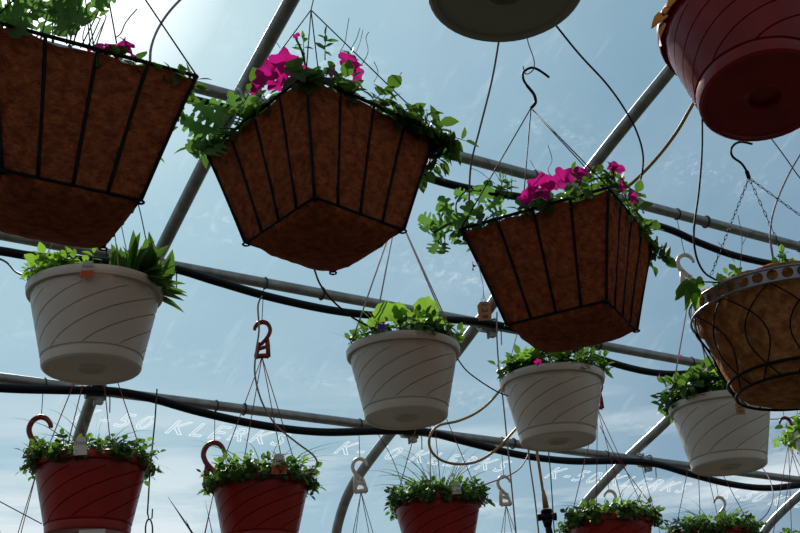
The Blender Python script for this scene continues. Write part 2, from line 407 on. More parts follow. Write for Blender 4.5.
def support(root, top, bot, m='wire_grey', r=.0013):
    b = MB(); b.tube([top, top.lerp(bot, .5), bot], r, 6)
    # twist round the purlin
    b.tube([top+Vector((0, .02*math.cos(a), .02*math.sin(a)+.0))+Vector((.004*a/3, 0, 0)) for a in [2*PI*q/10 for q in range(11)]], r*1.4, 5)
    b.build('support_wire', m, root)
def plant_tag(root, c, h, face, letters, red=False, lab='plant tag', foot=.3):
    b = MB(); S = UP.cross(face).normalized(); U = UP
    o = [(-.36, 0), (.36, 0), (.32, .55), (.22, .92), (0, 1), (-.22, .92), (-.32, .55)]
    P = lambda u, v, d: c+S*(u*h)+U*(v*h)+face*d
    K = len(o); b.add([P(u, v, .0008) for u, v in o]+[P(u, v, -.0008) for u, v in o], [list(range(K)), [K+i for i in range(K)][::-1]]+[[i, K+i, K+(i+1) % K, (i+1) % K] for i in range(K)])
    t = b.build('plant_tag', 'label_white', root, smooth=False)
    if red:
        r = MB(); r.add([P(-.35, .02, .0015), P(.35, .02, .0015), P(.33, .42, .0015), P(-.33, .42, .0015)], [[0, 1, 2, 3]]); r.build('red_band', 'label_red', t, smooth=False)
    marks(t, letters, c+U*(h*.62)+face*.0018, S, U, h*.26, 'grey_ink')
    return t
def marks(parent, body, c, S, U, size, m):
    cu = bpy.data.curves.new('writing', 'FONT'); cu.body = body; cu.size = size; cu.align_x = 'CENTER'; cu.align_y = 'CENTER'; cu.resolution_u = 2
    o = bpy.data.objects.new('writing', cu); C.objects.link(o); dg = bpy.context.evaluated_depsgraph_get()
    me = bpy.data.meshes.new_from_object(o.evaluated_get(dg)); bpy.data.objects.remove(o)
    N_ = S.cross(U); R = Matrix((S, U, N_)).transposed().to_4x4(); M = Matrix.Translation(c) @ R
    b = MB(); b.add([M @ v.co for v in me.vertices], [list(p.vertices) for p in me.polygons]); bpy.data.meshes.remove(me)
    return b.build('writing', m, parent, smooth=False)
TOCAM = -FWD

GW = 'white spiral pots hung from the upper purlin'
GR = 'red spiral pots hung from the middle purlin'
def white_pot(px, py, R, y, label, yaw=0):
    c = at(px, py, y); return c, pot_thing('white_plastic', c, R, label, GW, yaw=yaw)

# --- white pot at the left, under the big square basket
c, r = white_pot(95.5, 289, .165, 2.79, 'white spiral-ribbed pot at the far left with broad upright leaves, below the square basket')
rng = random.Random(11); b = MB(); soil = c+Vector((0, 0, -.02))
for i in range(60):
    a = rng.uniform(-.75, .95)+math.atan2(SIDE.y, SIDE.x); rr = .04+.10*rng.random(); p = soil+Vector((rr*math.cos(a), rr*math.sin(a), 0))
    d = Vector((math.cos(a)*rng.uniform(-.3, .9), math.sin(a)*rng.uniform(-.3, .9), 1)); leaf(b, p, d, Vector((rng.uniform(-1, 1), rng.uniform(-1, 1), .3)), rng.uniform(.09, .135), 'lance', rng)
for i in range(34):
    a = rng.uniform(-.5, .5)+math.atan2(SIDE.y, SIDE.x); rr = .12; p = soil+Vector((rr*math.cos(a), rr*math.sin(a), 0.01))
    d = Vector((math.cos(a), math.sin(a), rng.uniform(-.1, .9))); leaf(b, p, d, UP, rng.uniform(.05, .1), 'lance', rng)
bushy(b, soil, .125, 60, .085, .034, 'ovate', rng, 8, 1.0, arc=(math.atan2(-SIDE.y, -SIDE.x)-1.4, math.atan2(-SIDE.y, -SIDE.x)+1.4), inner=.2, mi=1)
b.build('foliage', ['leaf', 'leaf_bright'], r)
ap = c+Vector((0, 0, .42)); wires(r, ap, crown(c, .168, (.5, 2.6, 4.7)), 'wire_pale'); plastic_hook(r, ap, .11, 'hook_white'); support(r, Vector((ap.x, 2.785, 3.434)), ap+UP*.11)
plant_tag(r, at(87, 278, 2.64), .045, TOCAM, 'THAI', True)

# --- white pot in the centre
c, r = white_pot(403, 349, .160, 2.79, 'white spiral-ribbed pot in the centre with two strings each side, under the middle square basket', .4)
rng = random.Random(22); b = MB(); soil = c+Vector((0, 0, -.02))
bushy(b, soil+SIDE*.015, .10, 80, .10, .032, 'ovate', rng, 8, .9, inner=.0); bushy(b, soil, .14, 40, .055, .026, 'ovate', rng, 8, .8, inner=.4)
cc = at(412, 322, 2.72)
for px, py, s in ((424, 308, .068), (406, 314, .055), (388, 314, .07), (398, 306, .045), (430, 318, .06), (440, 318, .04), (374, 316, .03)):
    p = at(px, py+12, 2.70); b.tube([soil+Vector((rng.uniform(-.04, .04), 0, 0)), p.lerp(soil, .3)+UP*.01, p], .0015, 5, mi=1); leaf(b, p, UP*1+SIDE*rng.uniform(-.3, .3), TOCAM+UP*.2, s, 'round', rng, 1)
blades(b, soil, .09, 16, .16, rng, .002, .7, mi=1)
fo = b.build('foliage', ['leaf', 'leaf_bright'], r)
petunia(fo, at(382, 327, 2.66), TOCAM+UP*.3, .012, 'petal_purple', 3)
ap = at(397, 212, 2.79); angs = [math.atan2(v.y, v.x) for v in (-SIDE*1.0-FWD*.35, -SIDE*.55-FWD*.9, SIDE*.9-FWD*.5, SIDE*.95-FWD*.25)]
wires(r, ap, crown(c, .160, angs), 'wire_pale', .0022); plastic_hook(r, ap, .10, 'hook_white'); support(r, Vector((ap.x, 2.785, 3.434)), ap+UP*.10)

# --- white pot under the right square basket
c, r = white_pot(552, 378, .157, 2.79, 'white spiral-ribbed pot right under the rightmost square basket', 1.1)
rng = random.Random(33); b = MB(); soil = c+Vector((0, 0, -.02))
bushy(b, soil, .135, 70, .085, .034, 'ovate', rng, 8, .7, inner=.05)
for i in range(16):
    p = soil+Vector((rng.uniform(-.12, -.03), rng.uniform(-.12, .05), rng.uniform(.03, .08))); leaf(b, p, Vector((rng.uniform(-1, .3), rng.uniform(-1, .2), .5)), UP, rng.uniform(.04, .06), 'round', rng, 1)
fo = b.build('foliage', ['leaf', 'leaf_bright'], r)
petunia(fo, at(538, 362, 2.62), TOCAM, .010, 'petal', 5)
ap = c+UP*.42; wires(r, ap, crown(c, .157, (.9, 2.9, 5.0)), 'wire_pale'); plastic_hook(r, ap, .1, 'hook_white'); support(r, Vector((ap.x, 2.785, 3.434)), ap+UP*.1)

# --- white pot at the right behind the round basket
c, r = white_pot(720, 404, .169, 2.79, 'white spiral-ribbed pot with a brown paper tag, half behind the round coco basket', 2.0)
rng = random.Random(44); b = MB(); soil = c+Vector((0, 0, -.02))
bushy(b, soil, .16, 90, .11, .045, 'ovate', rng, 7, .9, inner=.05, mi=0)
for i in range(22):
    a = rng.uniform(2, 4.2); p = soil+Vector((.1*math.cos(a), .1*math.sin(a), rng.uniform(.03, .10))); leaf(b, p, Vector((math.cos(a), math.sin(a), .6)), UP, rng.uniform(.04, .06), 'round', rng, 1)
sprig(b, soil+Vector((-.02, -.05, .05)), Vector((-.25, 0, 1)), .17, 5, .035, 'lance', rng, 0)
fo = b.build('foliage', ['leaf', 'leaf_bright'], r)
petunia(fo, at(680, 356, 2.7), UP-SIDE*.4, .008, 'petal', 6); petunia(fo, at(659, 376, 2.7), -SIDE+UP*.4, .007, 'petal', 7)
ap = at(690, 290, 2.79)
hk = plastic_hook(r, ap, .13, 'hook_white', flip=-1); wires(r, ap, crown(c, .176, [math.atan2(v.y, v.x) for v in (-SIDE-FWD*.1, SIDE-FWD, SIDE*.2+FWD)]), 'wire_pale', .0026)
support(r, Vector((ap.x-.02, 2.785, 3.434)), ap+UP*.13)
# a second hook hooked into the first one
def paper_tag(parent, c, h, txt, face=TOCAM, label=None, topname='paper_tag', tilt=0):
    S = UP.cross(face).normalized(); b = MB(); U = (UP+S*tilt).normalized(); S = U.cross(-face)*-1 if False else S
    P = lambda u, v, d: c+S*(u*h)+U*(v*h)+face*d
    o = [(-.32, -.5), (.32, -.5), (.34, .30), (.18, .5), (-.18, .5), (-.34, .30)]; K = 6
    b.add([P(u, v, .0007) for u, v in o]+[P(u, v, -.0007) for u, v in o], [list(range(K)), [K+i for i in range(K)][::-1]]+[[i, K+i, K+(i+1) % K, (i+1) % K] for i in range(K)])
    t = b.build(topname, 'paper', parent, smooth=False)
    U2 = S; S2 = -U; marks(t, txt, c+face*.0016, S2, U2, h*.42, 'ink')
    s = MB(); s.tube([P(.0, .40, .001), P(.1, .62, 0), P(0, .9, 0), P(-.1, .62, 0), P(0, .40, -.001)], .0007, 4); s.build('string', 'wire_pale', t)
    return t
paper_tag(r, at(740, 408, 2.62), .042, '12.8')

# --- small white pot cut off by the right edge
c = at(832, 432, 2.79); r = pot_thing('white_plastic', c, .14, 'small white pot cut off by the right edge, below the round basket', None)
rng = random.Random(55); b = MB(); bushy(b, c-UP*.02, .14, 70, .09, .034, 'ovate', rng, 7, 1.2, inner=.1, droop=1.4, mi=1)
sprig(b, at(792, 426, 2.7), Vector((-.3, -.2, -1)), .06, 5, .03, 'ovate', rng, .3, mi=1)
b.build('foliage', ['leaf', 'leaf_bright'], r)
ap = Vector((c.x, 2.785, c.z+.4)); wires(r, ap, crown(c, .14, (.4, 2.5, 4.6)), 'wire_pale'); plastic_hook(r, ap, .1, 'hook_white'); support(r, Vector((ap.x, 2.785, 3.434)), ap+UP*.1)

# --- red pots
def red_pot(px, py, R, label, yaw, seed, apex=None, hook='red', tagp=None, grass=26, gh=.26, n=105, y=3.4, h=.075):
    c = at(px, py, y); r = pot_thing('red_plastic', c, R, label, GR, yaw=yaw)
    rng = random.Random(seed); b = MB(); soil = c-UP*.022
    bushy(b, soil, R*.9, n, h, .027, 'ovate', rng, 8, 1.0, inner=.02, droop=.6)
    bushy(b, soil, R*.88, int(n*.45), h*.85, .026, 'ovate', rng, 8, 1.4, inner=.7, droop=1.5)
    bushy(b, soil, R*.8, int(n*.25), h*1.15, .025, 'ovate', rng, 7, .9, inner=.02, mi=1)
    b.build('foliage', ['leaf', 'leaf_bright'], r)
    if grass:
        g = MB(); blades(g, soil+SIDE*.01, .06, int(grass*1.5), gh, rng, .0040, .40, arch=1.3); blades(g, soil+SIDE*.01, .06, int(grass*1.3), gh*.9, rng, .0032, .75, arch=2.0); g.build('spike_grass', 'grass', r)
    if apex is None: ap = c+UP*.42
    else: ap = at(apex[0], apex[1], y)
    wires(r, ap, crown(c, R, [yaw+.3+k*PI/2 for k in range(4)]), 'wire_red', .0015)
    return c, r, ap
c, r, ap = red_pot(91, 463, .163, 'red spiral pot at the lower left with a pale plant tag and grassy spikes', .5, 101, tagp=1)
plastic_hook(r, ap, .12, 'hook_red'); support(r, Vector((ap.x, 3.385, 3.166)), ap+UP*.12)
plant_tag(r, at(80, 455, 3.235), .052, TOCAM, 'THAI', False)
m = MB(); m.box((0, 0, 0), (.07, .001, .024), Matrix.Translation(at(92, 534, 3.25)) @ Matrix.Rotation(math.atan2(SIDE.y, SIDE.x), 4, 'Z')); m.build('pot_label', 'label_white', r, smooth=False)
c, r, ap = red_pot(260.5, 482, .152, 'red spiral pot hanging on a red hook, with an orange and white plant tag', 1.3, 102, (262, 357))
plastic_hook(r, ap, .118, 'hook_red', flip=1); support(r, Vector((ap.x, 3.385, 3.166)), ap+UP*.118)
plant_tag(r, at(279, 474, 3.235), .062, TOCAM, 'THAI', True)
c, r, ap = red_pot(437, 501, .148, 'red spiral pot in the lower centre with tall thin grass', 2.1, 103, None, grass=40, gh=.30)
plastic_hook(r, ap, .11, 'hook_red'); support(r, Vector((ap.x, 3.385, 3.166)), ap+UP*.11)
plant_tag(r, at(457, 494, 3.24), .042, TOCAM, 'THAI', False)
c, r, ap = red_pot(610, 521, .156, 'red spiral pot with low dense greenery, below the white pot under the right square basket', .9, 104, None, grass=7, gh=.25)
plastic_hook(r, ap, .11, 'hook_red'); support(r, Vector((ap.x, 3.385, 3.166)), ap+UP*.11)
c, r, ap = red_pot(712, 533, .156, 'red spiral pot just showing its rim, below the white pot at the right', .2, 105, None, grass=26, gh=.24)
plastic_hook(r, ap, .11, 'hook_red'); support(r, Vector((ap.x, 3.385, 3.166)), ap+UP*.11)
c, r, ap = red_pot(806, 546, .152, 'red spiral pot in the lower right corner, only its leaves and wires showing', .8, 106, None, grass=8, gh=.2)
plastic_hook(r, ap, .11, 'hook_red'); support(r, Vector((ap.x, 3.385, 3.166)), ap+UP*.11)

# --- hangers of the lowest row: hook, wires and pot (the pots hang just below the picture)
def low_hanger(px, py, m, label, flip=1, h=.16, y=3.93):
    ap = at(px, py, y)
    c = ap-UP*.50; r = pot_thing('red_plastic' if m == 'hook_red' else 'white_plastic', c, .15, label, 'hooks with thin wires hung from the lowest purlin')
    plastic_hook(r, ap, h, m, flip=flip); wires(r, ap, crown(c, .15, (.4, 2.0, 3.6, 5.2)), 'wire_red' if m == 'hook_red' else 'wire_grey', .0014)
    support(r, Vector((ap.x, y, 2.917)), ap+UP*h, 'wire_grey')
    rng = random.Random(int(px)); b = MB(); bushy(b, c-UP*.02, .13, 30, .07, .03, 'ovate', rng, 6); b.build('foliage', 'leaf', r)
    b = MB(); blades(b, c, .05, 5, .36, rng, .004, .3); b.build('spike_grass', 'grass', r)
    return r
low_hanger(38, 467, 'hook_red', 'large red plastic hook behind the lower left red pot, with its pot hung below', -1, .165)
r = low_hanger(214, 491, 'hook_red', 'red plastic hook behind the left edge of the pot with the orange tag', -1, .17)
for p0, p1 in (((205, 552), (168, 497)), ((216, 550), (205, 500)), ((202, 556), (186, 520))):
    b = MB(); a, e = at(*p0, 3.86), at(*p1, 3.86); b.tube([a, a.lerp(e, .6), e], [.0045, .0032, .0006], 5, flat=.3); b.build('spike_leaf', 'grass', r)
low_hanger(361, 492, 'hook_white', 'white plastic hook in front of the bending arch pipe', -1, .125)
low_hanger(506, 505, 'hook_white', 'white plastic hook beside the brown tube and black valve', -1, .115)
low_hanger(612, 517, 'hook_white', 'white plastic hook above the red pot with low dense greenery', 1, .11)
low_hanger(722, 522, 'hook_white', 'white plastic hook behind the spiky greenery at the lower right', 1, .11)

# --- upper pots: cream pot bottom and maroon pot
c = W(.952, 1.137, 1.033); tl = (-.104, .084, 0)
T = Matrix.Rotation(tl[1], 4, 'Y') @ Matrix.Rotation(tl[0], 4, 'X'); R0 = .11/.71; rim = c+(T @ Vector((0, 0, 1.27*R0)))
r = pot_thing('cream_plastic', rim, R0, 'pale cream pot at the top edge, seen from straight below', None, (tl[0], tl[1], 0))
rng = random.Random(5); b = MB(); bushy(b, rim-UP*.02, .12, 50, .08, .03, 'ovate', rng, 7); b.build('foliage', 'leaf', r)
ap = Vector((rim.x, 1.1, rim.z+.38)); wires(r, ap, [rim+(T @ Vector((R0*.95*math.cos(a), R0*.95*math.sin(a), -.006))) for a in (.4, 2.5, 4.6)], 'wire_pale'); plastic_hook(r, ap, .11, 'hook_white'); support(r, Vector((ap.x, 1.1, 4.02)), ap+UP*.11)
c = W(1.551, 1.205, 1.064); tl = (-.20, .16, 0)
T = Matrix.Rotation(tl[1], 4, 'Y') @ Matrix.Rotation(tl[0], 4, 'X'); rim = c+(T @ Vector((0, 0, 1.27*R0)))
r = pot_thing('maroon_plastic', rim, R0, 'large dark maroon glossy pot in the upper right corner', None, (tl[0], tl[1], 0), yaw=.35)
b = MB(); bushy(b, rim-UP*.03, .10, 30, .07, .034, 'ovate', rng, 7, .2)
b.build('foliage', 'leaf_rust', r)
b = MB()
for px, py, qx, qy, l in ((668, 16, 647, 24, .02), (670, 8, 660, 14, .03), (666, 24, 647, 42, .03), (678, -2, 666, 6, .03)):
    p = at(px, py, 1.12); q = at(qx, qy, 1.12); leaf(b, p, q-p, -TOCAM+UP*1.5, (q-p).length*1.1, 'lance', rng)
b.build('hanging_leaves', 'leaf_rust', r)
ap = Vector((rim.x, 1.1, rim.z+.38)); wires(r, ap, [rim+(T @ Vector((R0*.95*math.cos(a), R0*.95*math.sin(a), -.006))) for a in (.4, 2.5, 4.6)], 'wire_red'); plastic_hook(r, ap, .11, 'hook_red'); support(r, Vector((ap.x, 1.1, 4.02)), ap+UP*.11)

# ------------------------------------------------------------------ square coco baskets
def square_basket(pose, label, apex, seed, hook=True):
    x, y, z, yaw, tx, ty = pose; S, s, H = .38, .249, .25
    c = W(x, y, z); M = Matrix.Translation(c) @ Matrix.Rotation(yaw, 4, 'Z') @ Matrix.Rotation(ty, 4, 'Y') @ Matrix.Rotation(tx, 4, 'X')
    rot = (tx, ty, yaw); base = M @ Vector((0, 0, -H))
    root = thing('square_hanging_basket', base, label, 'hanging basket', 'square coco baskets of petunias', rot)
    rng = random.Random(seed)
    def hw(t): return S/2+(s/2-S/2)*(t**.92)           # half width down the side
    # wire frame: rim, bottom square, ribs, cross wires
    for nm in ('rim_wire', 'bottom_wire'):
        b = MB(); h = S/2 if nm == 'rim_wire' else s/2; zz = 0 if nm == 'rim_wire' else -H
        b.tube([M @ Vector(p) for p in ((-h, -h, zz), (0, -h, zz), (h, -h, zz), (h, 0, zz), (h, h, zz), (0, h, zz), (-h, h, zz), (-h, 0, zz))], .0042 if nm == 'rim_wire' else .0036, 8, True)
        if nm == 'bottom_wire':
            for (a, d) in ((-1, -1), (1, -1), (1, 1), (-1, 1)):
                q = Vector((a*h, d*h, zz)); b.tube([M @ (q+Vector((.008*math.cos(w), .008*math.sin(w), -.004))) for w in [2*PI*k/8 for k in range(8)]], .0024, 5, True)
        b.build(nm, 'black_iron', root)
    def side(f, u, t, off=0):
        h = hw(t)+off; zz = -H*t; p = [(u*h, -h), (h, u*h), (-u*h, h), (-h, -u*h)][f]; return Vector((p[0], p[1], zz))
    for f in range(4):
        for k in range(4):
            u = -1+k*.5; b = MB()
            b.tube([M @ side(f, u, t/8, .002) for t in range(9)], .0037, 6); b.build('rib_wire', 'black_iron', root)
    for u in (0,):
        b = MB(); b.tube([M @ Vector((-s/2, 0, -H)), M @ Vector((0, 0, -H-.012)), M @ Vector((s/2, 0, -H))], .0028, 6)
        b.tube([M @ Vector((0, -s/2, -H)), M @ Vector((0, 0, -H-.012)), M @ Vector((0, s/2, -H))], .0028, 6); b.build('cross_wire', 'black_iron', root)
    # coco liner: bulges between the ribs, sags and frays at the bottom
    b = MB(); NU = 17; NT = 14; vs = []; ring = []
    for f in range(4):
        for k in range(NU-1): ring.append((f, -1+2*k/(NU-1)))
    n = len(ring)
    for i in range(NT+1):
        t = i/NT
        for f, u in ring:
            bul = abs(math.sin((u+1)*2*PI))*.008*math.sin(PI*min(1, t*1.15)) + .0022
            p = side(f, u*(1-.06*(1-abs(u))), t, bul-.001); p.z += (-.010+.005*math.sin(9*u+f*2+seed)+rng.uniform(-.003, .003) if i == 0 else 0)
            vs.append(p+Vector((rng.uniform(-1, 1), rng.uniform(-1, 1), 0))*.0012)
    for j, q in enumerate((.93, .8, .6, .35, .1)):
        for f, u in ring:
            p = side(f, u, 1, .001); rad = max(abs(p.x), abs(p.y))/(s/2)
            rr = math.hypot(p.x, p.y); rnd = min(1, (s/2*1.14)/rr)        # corners pull in as it sags
            k = q*(1+(rnd-1)*(1-.3*q)) if j else .95*(.25+.75*rnd)
            vs.append(Vector((p.x*k, p.y*k, -H-.028*(1-q**2)**.5*1.0-.006+rng.uniform(-.0012, .0012))))
    fs = [[i*n+j, i*n+(j+1) % n, (i+1)*n+(j+1) % n, (i+1)*n+j] for i in range(NT+5) for j in range(n)]
    fs.append([(NT+5)*n+j for j in range(n)])
    b.add([M @ v for v in vs], fs); b.build('coco_liner', 'coco', root)
    so = MB(); h = S/2*.93; so.add([M @ Vector(v) for v in ((-h, -h, -.025), (h, -h, -.025), (h, h, -.025), (-h, h, -.025))], [[0, 1, 2, 3]]); so.build('soil', 'soil', root)
    # hanger
    apx = at(apex[0], apex[1], apex[2])
    wires(root, apx, [M @ Vector((a*S/2, d*S/2, .002)) for a, d in ((-1, -1), (1, -1), (1, 1), (-1, 1))], 'black_iron', .0016)
    return root, M, apx
def foliage_box(b, M, h, n, ht, ll, kind, rng, leaves=6, mi=0, edge=.3, xr=(-1, 1), yr=(-1, 1), lean=1.0, droop=.7):
    for i in range(n):
        while True:
            u, v = rng.uniform(*xr), rng.uniform(*yr)
            if max(abs(u), abs(v)) >= edge: break
        p = M @ Vector((u*h, v*h, -.02)); R3 = M.to_3x3()
        d = R3 @ Vector((u*lean, v*lean, 1))+Vector((rng.uniform(-.3, .3), rng.uniform(-.3, .3), 0))
        sprig(b, p, d, ht*rng.uniform(.6, 1.15), leaves, ll, kind, rng, droop, mi=mi)

# centre basket
r, M, ap = square_basket((1.285, 2.252, 1.424, .161, -.060, .037), 'square coco basket with magenta petunias in the centre, its bottom square fully visible', (311, 10, 2.25), 3)
rng = random.Random(7); b = MB()
foliage_box(b, M, .17, 95, .085, .042, 'ovate', rng, 8, edge=.35)
foliage_box(b, M, .18, 34, .10, .036, 'ovate', rng, 8, edge=.5, xr=(.3, 1), yr=(-1, -.4), lean=1.4, droop=1.2)
foliage_box(b, M, .18, 24, .09, .036, 'ovate', rng, 8, edge=.8, xr=(.8, 1), yr=(-1, .6), lean=1.8, droop=1.6)
for px, py, tx_, ty_, l, k in ((225, 128, 200, 108, .07, 'pinn'), (222, 132, 188, 127, .075, 'pinn'), (215, 142, 185, 150, .07, 'pinn'), (228, 120, 210, 100, .06, 'pinn'), (235, 118, 232, 92, .06, 'pinn'), (210, 135, 180, 117, .07, 'pinn'), (240, 112, 255, 96, .05, 'pinn'), (215, 120, 193, 100, .05, 'pinn'), (225, 140, 205, 165, .05, 'pinn'), (245, 115, 240, 104, .05, 'pinn'), (218, 128, 220, 112, .06, 'pinn'), (207, 146, 192, 158, .06, 'pinn')):
    y = 2.36+rng.uniform(-.1, .06); p = at(px, py, y); q = at(tx_, ty_, y); b.tube([M @ Vector((-.13, 0, -.02)), p], .002, 5, mi=1); leaf(b, p, q-p, -TOCAM*1+UP*rng.uniform(.2, 1)+SIDE*rng.uniform(-.7, .7), (q-p).length*1.0, k, rng, 1)
sprig(b, at(325, 60, 2.15), UP+SIDE*.1, .07, 8, .03, 'lance', rng, 0, mi=1); sprig(b, at(345, 70, 2.15), UP+SIDE*.3, .05, 8, .03, 'lance', rng, 0)
sprig(b, at(305, 60, 2.2), UP-SIDE*.2, .05, 6, .03, 'lance', rng, 0, mi=1)
fo = b.build('foliage', ['leaf', 'leaf_grey'], r)
for i, (px, py, rad, fc) in enumerate(((284, 63, .030, TOCAM-UP*.3), (267, 72, .028, TOCAM-SIDE*.5), (291, 72, .036, TOCAM-UP*.2+SIDE*.2), (257, 84, .022, -SIDE+TOCAM), (350, 62, .027, SIDE*.5+TOCAM+UP*.3), (357, 74, .020, SIDE+TOCAM-UP*.5), (296, 36, .010, UP-SIDE*.5), (331, 72, .012, TOCAM), (275, 82, .02, TOCAM-UP))):
    petunia(fo, at(px, py, 2.08+.02*i % .07), fc, rad, seed=i)
for pts in (((340, 52), (345, 42), (347, 30), (349, 18)), ((350, 50), (356, 40), (360, 28)), ((356, 52), (360, 42), (363, 30)), ((361, 66), (368, 52), (366, 38), (369, 32)), ((374, 82), (378, 72), (374, 62)), ((385, 88), (396, 80), (402, 72)), ((280, 48), (276, 42), (273, 44))):
    curly(r, [at(px, py, 2.2) for px, py in pts])
m = MB(); m.tube(smooth([at(306, 70, 2.15), at(302, 52, 2.12), at(296, 39, 2.1)], 4), .0028, 5); m.build('flower_stem', 'leaf', r)
support(r, Vector((ap.x, 2.0, 3.79)), ap)

# right basket
r, M, ap = square_basket((1.956, 2.219, 1.309, .548, -.035, -.018), 'square coco basket with magenta petunias hanging on the black iron hook, right of the centre', (531, 108, 2.22), 5)
iron_hook(r, at(528, 68, 2.22), ap, flip=1, r=.0034)
rng = random.Random(17); b = MB()
foliage_box(b, M, .17, 80, .07, .036, 'ovate', rng, 8, edge=.35)
foliage_box(b, M, .18, 30, .08, .034, 'ovate', rng, 8, edge=.7, xr=(.75, 1), yr=(-1, 1), lean=1.6, droop=1.3)
for px, py, tx_, ty_ in ((466, 222, 438, 215), (455, 212, 432, 205), (470, 200, 452, 190), (470, 215, 450, 230), (448, 232, 428, 240), (440, 238, 430, 255), (437, 225, 415, 215), (478, 205, 490, 185), (485, 210, 500, 200), (445, 240, 442, 258), (462, 228, 470, 205), (435, 222, 418, 235), (455, 225, 425, 225), (490, 215, 505, 212), (452, 218, 440, 195), (448, 236, 460, 243), (470, 196, 478, 188)):
    y = 2.40+rng.uniform(-.08, .05); p = at(px, py, y); q = at(tx_, ty_, y); leaf(b, p, q-p, -TOCAM+UP*.4+SIDE*rng.uniform(-.5, .5), (q-p).length*.95, 'pinn', rng, 1)
b.tube(smooth([M @ Vector((-.12, .08, 0)), at(475, 228, 2.4), at(455, 222, 2.4), at(435, 232, 2.38)], 5), .004, 6, mi=1)
b.tube(smooth([at(460, 224, 2.4), at(456, 205, 2.4), at(465, 192, 2.4), at(480, 190, 2.4)], 5), .002, 6, mi=1)
for k in range(4): sprig(b, at(500+k*4, 200, 2.2), UP, .06, 7, .025, 'lance', rng, 0, mi=1)
for px, py, l in ((592, 190, .05), (600, 192, .06), (610, 190, .055), (617, 196, .05), (626, 200, .05), (634, 210, .05), (640, 218, .05), (606, 196, .05), (570, 192, .05), (582, 190, .05)):
    sprig(b, at(px, py, 2.08), UP+SIDE*rng.uniform(-.3, .5), l, 8, .03, 'ovate', rng, .3)
for px, py in ((614, 172), (622, 190), (632, 200)): b.tube([at(606, 200, 2.07), at(px, py, 2.055)], .0022, 5)
fo = b.build('foliage', ['leaf', 'leaf_grey'], r)
for i, (px, py, rad, fc) in enumerate(((541, 187, .030, TOCAM-UP*.5), (530, 193, .022, TOCAM-SIDE), (525, 198, .016, TOCAM-UP), (563, 177, .026, TOCAM-SIDE*.3), (580, 173, .022, TOCAM+UP*.4), (615, 167, .024, UP+SIDE*.6), (623, 187, .022, SIDE+TOCAM*.5), (633, 197, .020, SIDE+TOCAM), (473, 266, .010, -SIDE), (550, 184, .02, TOCAM-UP*.3))):
    petunia(fo, at(px, py, 2.05 if px != 473 else 2.25), fc, rad, seed=20+i)
for pts in (((530, 160), (536, 170), (541, 172), (542, 180)), ((548, 145), (552, 160), (548, 170), (553, 178)), ((487, 160), (492, 168), (500, 180)), ((495, 184), (480, 172), (470, 168))):
    curly(r, [at(px, py, 2.2) for px, py in pts])
m = MB(); m.tube(smooth([at(527, 30, 2.2), at(528, 42, 2.2), at(534, 60, 2.2), at(533, 70, 2.2), at(526, 74, 2.2), at(523, 66, 2.2)], 5), .0015, 6); m.tube([Vector((at(527, 30, 2.2).x, 2.0, 3.79)), at(527, 30, 2.2)], .0015, 6); m.build('support_wire', 'wire_grey', r)
paper_tag(r, at(484.5, 311, 2.2), .047, '1.2 8')
m = MB(); m.tube([at(484, 300, 2.2), at(483, 285, 2.21), at(478, 262, 2.23)], .0008, 4); m.build('tag_string', 'wire_pale', r)

# left basket
r, M, ap = square_basket((.654, 2.127, 1.307, -.078, .036, .052), 'biggest-looking square coco basket filling the upper left corner', (95, -75, 2.13), 8)
rng = random.Random(27); b = MB()
foliage_box(b, M, .17, 90, .055, .034, 'ovate', rng, 6, edge=.3)
for i in range(34):
    px = rng.uniform(-20, 108); py = rng.uniform(-12, 24)-(0 if px < 60 else 4); a = rng.uniform(0, 2*PI)
    y = 2.0+rng.uniform(-.08, .15); p = at(px, py, y); (b.tube([at(px*.8+12+rng.uniform(-12, 12), 36+.12*px, 2.0), p], .0014, 5, mi=1) if i % 2 else None); leaf(b, p, SIDE*math.cos(a)+UP*math.sin(a)*.8, -TOCAM+UP*.3+SIDE*rng.uniform(-.5, .5), rng.uniform(.05, .08), 'pinn', rng, 1)
fo = b.build('foliage', ['leaf', 'leaf_grey'], r)
for i, (px, py, rad, fc) in enumerate(((116, 46, .034, UP+TOCAM*.5), (128, 48, .024, UP*.6+SIDE), (100, 49, .02, UP+TOCAM), (180, 101, .016, SIDE+TOCAM*.3))):
    petunia(fo, at(px, py, 1.95 if px < 150 else 2.1), fc, rad, seed=40+i)
for pts in (((115, 38), (121, 33), (126, 22), (137, 9)), ((84, 45), (83, 35), (88, 20), (96, 12)), ((92, 48), (98, 34), (104, 22))):
    curly(r, [at(px, py, 2.0) for px, py in pts], .0012)
m = MB(); leaf(m, at(166, 134, 2.2), SIDE+UP, UP, .03, 'ovate', rng); leaf(m, at(158, 158, 2.2), SIDE*.3-UP*.2, UP, .02, 'ovate', rng); m.build('stray_leaf', 'leaf_bright', r)
support(r, Vector((ap.x, 2.0, 3.79)), ap)

